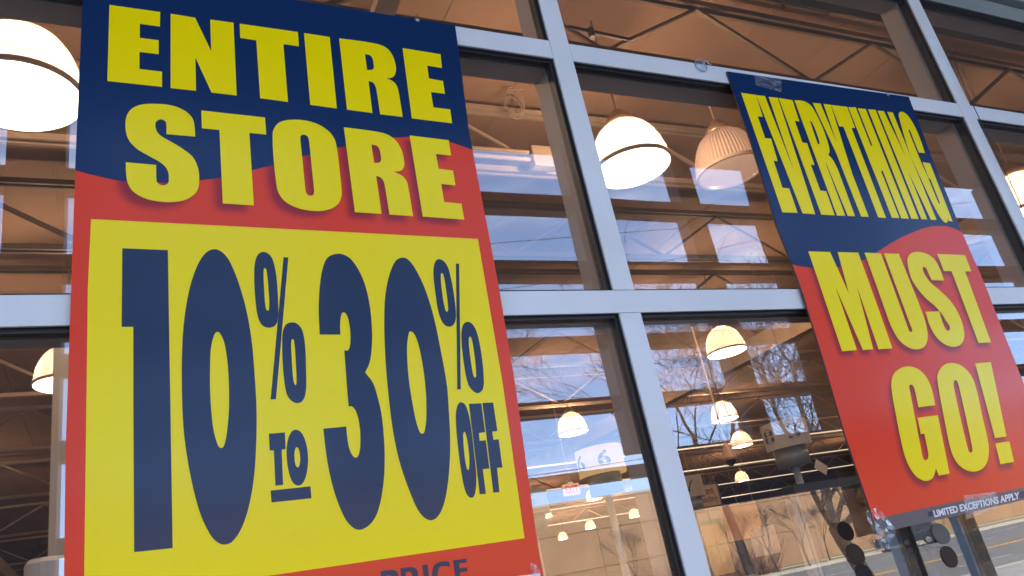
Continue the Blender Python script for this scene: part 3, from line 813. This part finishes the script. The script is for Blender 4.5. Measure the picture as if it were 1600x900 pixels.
SIGN1N = [
('1', ['E 76,66 332,76 345,880 F 345,818 137,840 133,60 E 138,507 72,507']),
('0', ['E 595,71~ 545,92~ 497,165~ 455,290~ 425,460~ 412,640~ 411,850~ F 400,110~ 410,230~ 440,420~ 490,620~ 545,740~ 585,785~ 622,799~ 665,785~ 715,715~ 755,600~ 785,430~ 797,230~ 798,60~ E 820,780~ 805,600~ 775,420~ 730,260~ 680,140~ 640,90~', 'E 612,535~ 590,560~ 573,640~ 569,760~ 570,880~ F 560,140~ 580,235~ 607,278~ 630,240~ 645,130~ 650,30~ E 672,760~ 655,620~ 635,560~']),
('percent', ['G 118,52~ 85,70~ 68,120~ 64,200~ 70,320~ 85,430~ 110,480~ 150,496~ 190,480~ 204,430~ 205,370~ 198,230~ 180,120~ 155,70~', 'G 126,146~ 119,165~ 120,230~ 130,370~ 143,397~ 152,375~ 150,300~ 138,170~']),
('percent', ['G 236,83 264,84 H 112,86 82,87']),
('percent', ['G 285,465~ 250,478~ 232,520~ 228,600~ 232,720~ 238,790~ H 168,40~ 185,80~ 225,108~ 262,95~ 280,40~ G 368,760~ 362,600~ 345,510~ 315,473~', 'G 290,562~ 281,580~ 283,660~ 292,790~ 305,832~ 312,810~ 308,700~ 300,590~']),
('T', ['H 72,280 162,273 166,367 144,369 152,568 109,572 100,374 77,375']),
('O', ['H 222,258~ 195,275~ 176,330~ 172,410~ 185,500~ 208,555~ 240,572~ 268,550~ 287,490~ 292,410~ 280,330~ 255,275~', 'H 228,356~ 217,380~ 216,415~ 222,455~ 235,469~ 246,450~ 248,415~ 241,370~']),
('rule', ['H 82,600 306,576 311,643 87,667']),
('3', ['G 448,536 442,400~ 448,260~ 465,150~ 495,85~ 555,63~ 615,82~ 665,140~ 710,235~ 740,360~ 754,510~ 752,620~ 740,700~ 714,758 760,820~ 785,895~ H 705,170~ 720,320~ 723,440~ 715,570~ 690,700~ 650,780~ 582,821~ 525,790~ 480,715~ 435,590~ 400,430~ 378,252 507,240 515,320~ 532,385~ 560,415~ 580,390~ 587,310~ 580,220~ 562,155~ 540,127~ 521,127 G 611,890 592,628 612,630~ 625,600~ 628,540~ 622,480~ 608,425~ 587,405~ 572,430~ 567,480~ 569,536']),
('0', ['I 178,86~ 140,108~ 105,190~ 82,310~ 76,450~ 80,620~ 92,800~ J 45,230~ 85,430~ 150,620~ 205,730~ 262,767~ 310,735~ 345,640~ 367,470~ 371,300~ 362,120~ 352,0~ I 405,620~ 365,430~ 315,270~ 260,155~ 215,97~', 'I 232,517~ 215,550~ 209,640~ 220,800~ J 165,140~ 190,245~ 215,281~ 232,245~ 238,160~ 233,20~ I 295,680~ 265,560~']),
('percent', ['I 398,94~ 372,115~ 364,180~ 375,290~ 395,410~ 425,475~ 460,490~ 487,470~ 496,420~ 485,310~ 465,200~ 440,125~', 'I 413,176~ 407,200~ 415,290~ 432,385~ 445,402~ 450,375~ 440,290~ 425,195~']),
('percent', ['I 496,121 514,121 524,857 503,857']),
('percent', ['I 560,462~ 535,485~ 528,560~ 540,690~ 565,820~ 595,865~ 628,879~ 655,850~ 658,780~ 645,650~ 620,530~ 592,475~', 'I 576,548~ 571,580~ 580,670~ 598,775~ 610,788~ 614,760~ 605,660~ 588,560~']),
('O', ['J 430,103~ 410,130~ 403,190~ 412,320~ 435,500~ 460,610~ 492,641~ 512,610~ 518,520~ 505,380~ 485,220~ 460,125~', 'J 450,270~ 445,310~ 452,400~ 465,475~ 475,484~ 480,440~ 474,360~ 462,290~']),
('F', ['J 477,112 546,109 568,271 533,276 537,320 572,317 592,475 555,480 572,618 538,621']),
('F', ['J 553,107 613,105 637,265 608,268 614,314 644,312 665,470 635,472 648,608 614,612']),
('P', ['K 273,213 350,203~ 395,212~ 412,250~ 405,300~ 370,325~ 320,332 330,430 290,435', 'K 312,248 350,243~ 368,262~ 365,285~ 345,295~ 316,300']),
('R', ['K 428,190 500,182~ 545,190~ 563,225~ 560,275~ 530,305 590,405 545,410 495,315 475,318 485,415 447,420', 'K 468,222 505,218~ 520,240~ 512,270~ 472,280']),
('I', ['K 598,165 638,160 668,390 628,395']),
('C', ['K 815,178 780,172~ 740,178~ 720,215~ 722,270~ 745,315~ 785,325~ 835,310 840,345 780,362~ 725,350~ 690,300~ 676,230~ 690,170~ 730,142~ 775,136~ 808,140']),
('E', ['K 840,128 943,115 945,145 885,152 890,190 948,184 951,213 893,222 900,285 970,275 975,305 865,320']),
]
SIGN2 = [
('E', ['L 100,163 183,175 221,298 192,295 235,418 268,421 305,547 282,545 332,697 370,701 417,838 332,835']),
('V', ['L 185,176 233,181 402,615 255,186 305,191 516,846 446,841']),
('E', ['L 311,192 388,205 427,324 401,320 444,443 470,446 512,569 491,567 545,713 578,716 626,852 551,848']),
('R', ['L 400,205 440,207~ 470,218~ 500,245~ 545,330~ 580,420~ 597,490~ 590,513 S 490,70~ 540,160~ 575,240~ 782,802 690,798 415,125 404,118 658,797 552,793', 'Q 312,432 345,460~ 400,580~ 452,735~ 448,772~ 428,765~']),
('Y', ['Q 357,188 465,199 710,785 510,205 609,216 815,880 S 750,270 957,810 862,806 650,270 Q 690,900']),
('T', ['Q 616,219 840,245 950,540 900,540 S 1178,825 1080,816 Q 790,522 730,518']),
('H', ['R 48,70 150,72 362,610 388,612 182,85 290,95 T 373,765 285,760 68,203 45,203 262,757 175,753']),
('I', ['R 325,98 430,108 T 487,768 403,765']),
('N', ['R 460,118 545,125 862,785 595,135 670,145 T 697,779 633,777 358,195 587,772 520,770']),
('G', ['R 758,200~ 762,150~ 790,133~ 840,150~ 900,210~ 980,340~ M 535,290~ 557,358 524,354 R 960,510~ 930,430~ 905,382~ 893,388~ 905,430~ T 520,110~ 603,295 690,510~ 725,585~ 737,588~ 730,560~ 625,297 608,292 535,103 620,115 885,797 840,792 816,715 830,780~ 820,808~ 800,810~ 765,780~ 700,680~ 610,500~ 490,240~ 385,0~']),
('M', ['N 63,64 233,70 382,398 293,70 453,75 720,822 612,829 440,330 570,830 490,835 272,335 443,836 327,845']),
('U', ['N 503,75 630,80 840,660 853,690~ 868,694~ 875,675~ 860,640 653,80 770,84 960,560~ 993,690~ 990,770~ 962,815~ 905,830~ 840,812~ 775,760~ 725,680~ 690,600']),
('S', ['N 1125,293 1090,200~ 1050,130~ 1000,90~ 930,70~ 870,78~ 840,115~ 842,180~ 870,280~ 920,360~ 980,430~ 1060,500~ 1110,560~ 1140,610~ 1167,650~ 1165,680~ 1145,682~ 1120,640~ 1085,533 980,537 1010,640~ 1060,730~ 1120,785~ 1190,810~ 1250,795~ 1280,740~ 1275,660~ 1240,560~ 1180,460~ 1090,370~ 1020,310~ 975,250~ 957,205~ 965,185~ 985,200~ 1005,245~ 1027,290']),
('T', ['N 1070,85 1288,94 1337,222 1288,222 1490,775 1392,780 1182,220 1122,218']),
('G', ['O 372,340 350,240~ 320,170~ 270,115~ 205,93~ 140,110~ 100,155~ 92,230~ 120,400~ 165,620~ 195,710~ 245,790~ 305,824~ 350,810~ 370,770~ 376,743 395,790 463,777 388,405 259,421 279,525 303,523 327,650~ 325,680~ 310,692~ 295,680~ 285,640~ 210,250~ 205,220~ 218,208~ 235,225~ 245,260~ 265,354']),
('O', ['O 385,170~ 400,115~ 435,80~ 490,72~ 550,95~ 600,150~ 630,220~ 675,420~ 712,590~ 710,680~ 680,740~ 625,765~ 560,750~ 505,700~ 470,620~ 430,430~', 'O 490,190~ 500,180~ 515,195~ 530,250~ 608,610~ 608,635~ 595,644~ 580,620~ 493,240~']),
('exclamation_mark', ['O 627,74 727,65 827,540 754,551']),
('exclamation_mark', ['O 756,585 845,571 875,702 788,718']),
]
def vinyl(name, col, rough=.20):
    m = mat(name, col, rough, spec=.23, bump=(9, .0004), coat=0)
    m.node_tree.nodes['Principled BSDF'].inputs['Coat Roughness'].default_value = .12
    return m
M_yel = vinyl('yellow_vinyl', (.95, .76, .0))
M_navy = vinyl('navy_vinyl', (.020, .038, .085))
M_bluebg = vinyl('blue_vinyl', (.007, .030, .10))
M_paperw = vinyl('white_vinyl', (.75, .75, .78))
M_greyband = vinyl('grey_vinyl', (.13, .115, .12))
M_edge = mat('panel_edge', (.09, .07, .09), .5)
def red_mat(name):
    m = vinyl(name, (.78, .055, .018)); t = m.node_tree; b = t.nodes['Principled BSDF']
    at = t.nodes.new('ShaderNodeAttribute'); at.attribute_name = 'ink_overprint'
    mi = t.nodes.new('ShaderNodeMix'); mi.data_type = 'RGBA'
    mi.inputs['A'].default_value = (.78, .055, .018, 1); mi.inputs['B'].default_value = (.20, .012, .035, 1)
    t.links.new(at.outputs['Fac'], mi.inputs['Factor']); t.links.new(mi.outputs['Result'], b.inputs['Base Color'])
    return m
M_red = red_mat('red_vinyl')

class Sign:
    """a thin panel hung in front of the frame, bowed a little out from it"""
    def __init__(s, root, y0, bow, z0, z1, tilt=0):
        s.root, s.y0, s.bow, s.z0, s.z1, s.tilt = root, y0, bow, z0, z1, tilt
    def ysurf(s, z, x=0):
        t = min(1, max(0, (z - s.z0) / (s.z1 - s.z0)))
        return s.y0 - s.bow * math.sin(math.pi * t) * (1 - .25 * t)
    def at(s, u, v, k=0.0):
        y = s.y0
        for _ in range(5):
            p = P(u, v, y); y = s.ysurf(p.z)
        p = P(u, v, y)
        return Vector((p.x, p.y - k, p.z))
    def flat(s, name, loops, m, k, parent=None, th=.0004, sub=False):
        L3 = [[s.at(u, v) for u, v in lp] for lp in loops]
        flat3 = [p for lp in L3 for p in lp]
        bm = bmesh.new()
        vs_ = [bm.verts.new((p.x, 0, p.z)) for p in flat3]
        for t in tessellate_polygon([[Vector((p.x, p.z, 0)) for p in lp] for lp in L3]):
            a, b, c_ = t
            A, B, D = flat3[a], flat3[b], flat3[c_]
            ar = (B.x - A.x) * (D.z - A.z) - (B.z - A.z) * (D.x - A.x)
            if abs(ar) < 1e-12: continue
            if ar < 0: b, c_ = c_, b
            try: bm.faces.new((vs_[a], vs_[b], vs_[c_]))
            except ValueError: pass
        zs = [p.z for p in flat3]; st = .025; z = math.ceil(min(zs) / st) * st
        while z < max(zs):
            bmesh.ops.bisect_plane(bm, geom=bm.verts[:] + bm.edges[:] + bm.faces[:], plane_co=(0, 0, z), plane_no=(0, 0, 1), dist=1e-6)
            z += st
        for v in bm.verts: v.co.y = s.ysurf(v.co.z) - k
        be = [e for e in bm.edges if len(e.link_faces) == 1]
        r_ = bmesh.ops.extrude_edge_only(bm, edges=be)
        for g in r_['geom']:
            if isinstance(g, bmesh.types.BMVert): g.co.y += th
        return obj(name, bm, m, parent or s.root)
def dens(pts, closed=True, step=8):
    out = []
    n = len(pts)
    for i in range(n if closed else n - 1):
        a, b = pts[i], pts[(i + 1) % n]
        k = max(1, int(math.hypot(b[0] - a[0], b[1] - a[1]) / step))
        for j in range(k): out.append((a[0] + (b[0] - a[0]) * j / k, a[1] + (b[1] - a[1]) * j / k))
    if not closed: out.append(pts[-1])
    return out
def inside(px, pz, poly):
    c_ = np.zeros(px.shape, bool); n = len(poly)
    for i in range(n):
        x1, y1 = poly[i]; x2, y2 = poly[(i + 1) % n]
        if y1 == y2: continue
        m_ = ((y1 > pz) != (y2 > pz)) & (px < (x2 - x1) * (pz - y1) / (y2 - y1) + x1)
        c_ ^= m_
    return c_
def grid_panel(sg, left, right, m, k, letters, off=(-.013, -.012), nu=170, nv=260, name='panel'):
    """left/right: edge polylines top to bottom (same count); gives a fine sheet that carries the printed drop shades"""
    def samp(pl, t):
        x = t * (len(pl) - 1); i = min(int(x), len(pl) - 2); f = x - i
        return (pl[i][0] + (pl[i + 1][0] - pl[i][0]) * f, pl[i][1] + (pl[i + 1][1] - pl[i][1]) * f)
    vv = []
    L3 = [sg.at(*samp(left, j / nv)) for j in range(nv + 1)]; R3 = [sg.at(*samp(right, j / nv)) for j in range(nv + 1)]
    for j in range(nv + 1):
        for i in range(nu + 1):
            q = L3[j].lerp(R3[j], i / nu); q.y = sg.ysurf(q.z) - k; vv.append(tuple(q))
    ff = [(j * (nu + 1) + i, (j + 1) * (nu + 1) + i, (j + 1) * (nu + 1) + i + 1, j * (nu + 1) + i + 1) for j in range(nv) for i in range(nu)]
    o = obj(name, (vv, ff), m, sg.root, True)
    A = np.array(vv)
    x0, x1, z0, z1 = A[:, 0].min() - .03, A[:, 0].max() + .03, A[:, 2].min() - .03, A[:, 2].max() + .03
    h = .003; gx = np.arange(x0, x1, h); gz_ = np.arange(z0, z1, h); GX, GZ = np.meshgrid(gx, gz_)
    im = np.zeros(GX.shape, bool)
    for lps in letters:
        a_ = np.zeros(GX.shape, bool)
        for lp in lps: a_ ^= inside(GX - off[0], GZ - off[1], [(q.x, q.z) for q in (sg.at(*e) for e in lp)])
        im |= a_
    im = im.astype(float)
    kk = np.exp(-np.linspace(-2, 2, 9) ** 2 / 1.4); kk /= kk.sum()
    for ax in (0, 1): im = np.apply_along_axis(lambda r_: np.convolve(r_, kk, 'same'), ax, im)
    ix = np.clip((A[:, 0] - x0) / h, 0, len(gx) - 2); iz = np.clip((A[:, 2] - z0) / h, 0, len(gz_) - 2)
    i0 = ix.astype(int); j0 = iz.astype(int); fx = ix - i0; fz = iz - j0
    val = im[j0, i0] * (1 - fx) * (1 - fz) + im[j0, i0 + 1] * fx * (1 - fz) + im[j0 + 1, i0] * (1 - fx) * fz + im[j0 + 1, i0 + 1] * fx * fz
    at = o.data.attributes.new('ink_overprint', 'FLOAT', 'POINT')
    at.data.foreach_set('value', (val * .8).astype(np.float32))
    return o

# --- sign 1
r1 = thing('sale_sign', 'large blue, red and yellow sale sign reading ENTIRE STORE 10% to 30% OFF', 'sale sign', (.3, 1.23, 1.6), 'store closing sale signs')
r1.location = (0, 0, 0)
s1 = Sign(r1, 1.2455, .007, 1.6 + .0 * FY, 1.6 + .96 * FY)
left1 = [(131, -52), (129.5, -5), (123, 130), (117.5, 266), (111, 450), (106, 600), (102.5, 700), (100, 900), (99, 985)]
right1 = [(711, 39.5), (718, 90), (732, 200), (745, 270), (766.7, 380), (780, 452), (805, 600), (840, 850), (856, 935)]
lt1 = [[path(q) for q in g] for _, g in SIGN1]
def resamp(pl, n=24):
    d = [0]
    for i in range(1, len(pl)): d.append(d[-1] + math.hypot(pl[i][0] - pl[i-1][0], pl[i][1] - pl[i-1][1]))
    out = []
    for k in range(n + 1):
        t = d[-1] * k / n; i = max(j for j in range(len(d)) if d[j] <= t + 1e-9); i = min(i, len(pl) - 2)
        f = (t - d[i]) / (d[i + 1] - d[i]); out.append((pl[i][0] + (pl[i+1][0] - pl[i][0]) * f, pl[i][1] + (pl[i+1][1] - pl[i][1]) * f))
    return out
grid_panel(s1, resamp(left1), resamp(right1), M_red, 0, lt1, name='red_panel')
s1.flat('panel_back', [dens(left1[::1] + right1[::-1], step=10)], M_edge, -.0018, th=.003)
wave1 = [(117.3, 266), (140, 272), (165, 278), (180, 281), (197, 283.2), (230, 285.5), (270, 285), (311, 282), (344.7, 277.7), (394, 266), (427, 257.6), (473, 244), (527, 231), (575, 219.5), (618, 215), (640, 214), (670, 216), (703, 221.7), (725, 229), (738.5, 234.4)]
s1.flat('blue_field', [dens([(131, -52), (711, 39.5), (718, 90), (732, 200)], False, 12) + [(738.5, 234.4)] + wave1[::-1][1:] + [(123, 130), (129.5, -5)]], M_bluebg, .0004)
s1.flat('yellow_box', [dens([(142.3, 342.5), (400, 355.6), (746.6, 373.5), (785.5, 600), (819.4, 841), (426.7, 898.7), (131, 943), (137.3, 450)], step=12)], M_yel, .0004)
s1.flat('white_strip', [dens([(550, 935), (818, 899), (842.5, 896), (860, 960), (560, 1000)], step=12)], M_paperw, .0004)
for nm, g in SIGN1: s1.flat('letter', [path(q) for q in g], M_yel, .0009)
for nm, g in SIGN1N: s1.flat({'1': 'numeral', '0': 'numeral', '3': 'numeral', 'percent': 'percent_mark', 'rule': 'underline'}.get(nm, 'letter'), [path(q) for q in g], M_navy, .0009)

# --- sign 2
r2 = thing('sale_sign', 'blue and red sale sign reading EVERYTHING MUST GO! in yellow', 'sale sign', (0, 0, 0), 'store closing sale signs')
s2 = Sign(r2, 1.2455, .007, 1.6 + .0 * FY, 1.6 + .96 * FY)
left2 = [(1135.6, 111.5), (1173, 220), (1213, 350), (1250, 444), (1286, 560), (1321, 680), (1364, 809), (1370, 834)]
right2 = [(1419.7, 151.2), (1462, 262), (1511, 381), (1540, 446), (1551, 476), (1600, 600), (1652, 735), (1660, 765)]
lt2 = [[path(q) for q in g] for _, g in SIGN2[10:]]
grid_panel(s2, resamp(left2), resamp(right2), M_red, 0, lt2, name='red_panel')
s2.flat('panel_back', [dens(left2 + right2[::-1], step=10)], M_edge, -.0018, th=.003)
wave2 = [(1237.8, 413), (1250, 416), (1270, 418.4), (1290, 418.8), (1312, 417), (1333, 412.5), (1350, 406), (1370, 394.4), (1392, 380), (1408, 371), (1423, 364.6), (1440, 357.5), (1457, 353.2), (1479, 353), (1492, 357), (1502.5, 362.5)]
s2.flat('blue_field', [[(1135.6, 111.5), (1230, 124.8), (1325, 138.1), (1419.7, 151.2), (1462, 262), (1482, 310)] + wave2[::-1] + [(1213, 350), (1173, 220)]], M_bluebg, .0004)
s2.flat('grey_band', [dens([(1364.5, 812), (1430, 797), (1600, 761.8), (1655, 749), (1660, 765), (1600, 781), (1507, 803), (1404, 825.6), (1370, 834)], step=12)], M_greyband, .0004)
for nm, g in SIGN2: s2.flat('letter' if nm != 'exclamation_mark' else nm, [path(q) for q in g], M_yel, .0009)
def q4(a, b):     # caption rectangle on the grey band
    tl, tr, br, bl = (1457, 797.6), (1591.5, 768.5), (1593, 779.8), (1460.3, 808.6)
    u = (bl[0] * (1 - a) + br[0] * a) * (1 - b) + (tl[0] * (1 - a) + tr[0] * a) * b
    v = (bl[1] * (1 - a) + br[1] * a) * (1 - b) + (tl[1] * (1 - a) + tr[1] * a) * b
    return s2.at(u, v, .0009)
text_obj('caption', 'LIMITED EXCEPTIONS APPLY', q4, M_paperw, r2, .035)
for q in ([(1449, 800), (1455.5, 798.5), (1457.5, 806), (1450.5, 807.5)], [(1592.5, 769), (1600, 767), (1603, 777), (1594, 779)]):
    s2.flat('navy_mark', [q], M_navy, .0007)  # small navy patches at both ends of the caption

# ---------------------------------------------------------------- hooks, screws, tape, stickers, wire
M_tape = glass_mat('clear_tape', (.93, .93, .93), .10, bump=.003, bscale=60, rough=.12, milky=.05)
def tape(label, poly, y, crumple, seed, n=10):
    rnd = random.Random(seed)
    tl, tr, br, bl = poly; vv = []
    for j in range(n + 1):
        for i in range(n + 1):
            a, b = i / n, j / n
            u = (tl[0]*(1-a)+tr[0]*a)*(1-b)+(bl[0]*(1-a)+br[0]*a)*b; v = (tl[1]*(1-a)+tr[1]*a)*(1-b)+(bl[1]*(1-a)+br[1]*a)*b
            p = P(u, v, y - rnd.uniform(0, crumple)); vv.append(tuple(p))
    ff = [(j*(n+1)+i, (j+1)*(n+1)+i, (j+1)*(n+1)+i+1, j*(n+1)+i+1) for j in range(n) for i in range(n)]
    me_o = obj('tape_strip', (vv, ff), M_tape); tag(me_o, label, 'tape', 'clear tape on the signs')
yt = s2.ysurf(1.63) - .004
tape('crumpled clear tape at the lower left corner of the EVERYTHING sign', [(1350, 800), (1372, 792), (1402, 830), (1380, 862)], yt, .014, 3, 6)
tape('flat clear tape over the caption at the bottom of the EVERYTHING sign', [(1505, 774), (1556, 768), (1560, 792), (1510, 812)], yt, .0015, 4)
tape('small clear tape at the top left of the EVERYTHING sign', [(1178, 118), (1222, 124), (1221, 144), (1182, 134)], s2.ysurf(2.74) - .003, .002, 5)
tape('small clear tape curl at the lower right corner of the ENTIRE STORE sign', [(828, 880), (838, 878), (846, 899), (830, 896)], s1.ysurf(1.62) - .004, .004, 6, 5)
def hook():
    c = P(1095, 103, FY - .001); r = thing('suction_hook', 'small clear suction cup hook on the upper transom between the signs', 'hook', tuple(c))
    Mc = glass_mat('clear_rubber', (.75, .82, .9), .12, rough=.1, milky=.12)
    q = obj('cup', lathe([(.019, 0), (.0185, .002), (.012, .005), (.006, .009), (.005, .012), (.001, .0125)], 28), Mc, r, True); q.rotation_euler = (rad(90), 0, 0)
    q = obj('cup_rim', lathe([(.0175, .0005), (.0195, .0005), (.0195, .002), (.0175, .002), (.0175, .0005)], 28), mat('cup_rim', (.25, .35, .5), .3), r); q.rotation_euler = (rad(90), 0, 0)
    pts = [(0, -.011, -.004), (.004, -.013, .006), (.012, -.013, .006), (.016, -.014, -.002), (.022, -.014, -.004), (.026, -.014, .003)]
    bm = bmesh.new(); tube(bm, pts, .0011, 6); obj('wire_hook', bm, M_steel, r)
hook()
def eyelet(u, v, y, label):
    c = P(u, v, y); r = thing('eyelet_screw', label, 'screw', tuple(c), 'screws holding up the signs')
    q = obj('washer', lathe([(.002, .001), (.006, .001), (.006, -.001), (.002, -.001), (.002, .001)], 20), M_steel, r); q.rotation_euler = (rad(90), 0, 0)
    q = obj('head', lathe([(.0035, 0), (.003, .002), (.001, .0028)], 16), M_steel, r); q.rotation_euler = (rad(90), 0, 0)
    bm = bmesh.new(); tube(bm, [(0, -.002, .003), (.001, -.004, .009), (-.002, -.003, .012)], .0006, 5); tube(bm, [(-.004, -.003, -.010), (-.008, -.004, -.018)], .0007, 5); obj('wire_tie', bm, M_black, r)
eyelet(652, 31, 1.243, 'small screw with a wire tie at the top edge of the ENTIRE STORE sign')
eyelet(1387, 147, 1.243, 'small screw with a wire tie at the top edge of the EVERYTHING sign')
def disc(label, u, v, ru, rv, m):
    c = P(u, v, GLASS_Y - .0035)
    pts = [P(u + ru * math.cos(t) * .93 + rv * .26 * math.sin(t), v + rv * math.sin(t) + ru * .12 * math.cos(t), GLASS_Y - .0035) for t in [k * math.pi / 20 for k in range(40)]]
    vv = [tuple(p) for p in pts] + [(p.x, p.y - .0012, p.z) for p in pts]
    o = obj('round_sticker', (vv, [tuple(range(40, 80))[::1]] + [(i, (i + 1) % 40, 40 + (i + 1) % 40, 40 + i) for i in range(40)]), m)
    bmx = bmesh.new(); bmx.from_mesh(o.data); bmesh.ops.recalc_face_normals(bmx, faces=bmx.faces); bmx.to_mesh(o.data); bmx.free()
    tag(o, label, 'sticker', 'round stickers on the lower panes')
M_dk = mat('sticker_dark', (.006, .003, .004), .35, spec=.12); M_bk = mat('sticker_brown', (.03, .018, .013), .35, spec=.12); M_gn = mat('sticker_green', (.04, .055, .045), .4); M_bl = mat('sticker_black', (.008, .009, .010), .3, spec=.12)
disc('dark maroon round sticker, uppermost of the column of three', 1321, 830, 13.5, 15, M_dk)
disc('brown round sticker, middle of the column of three', 1336, 866, 15.5, 17, M_bk)
disc('black round sticker, lowest of the column of three', 1350, 897, 14, 16, M_bl)
disc('greenish round sticker below the grey caption band', 1470, 834, 15, 16, M_gn)
disc('dark green round sticker, lower of the pair under the caption band', 1483, 870, 13.5, 17, M_bk)
bm = bmesh.new()
wp = [P(1480, 60, 1.235), P(1497, 112, 1.232), P(1513, 150, 1.232), P(1524, 172, 1.234), P(1548, 222, 1.236), P(1585, 298, 1.24), P(1630, 400, 1.24)]
tube(bm, wp, .0013, 6); o = obj('loose_wire', bm, M_wire); tag(o, 'thin dark wire hanging loose along the right hand mullion', 'wire')
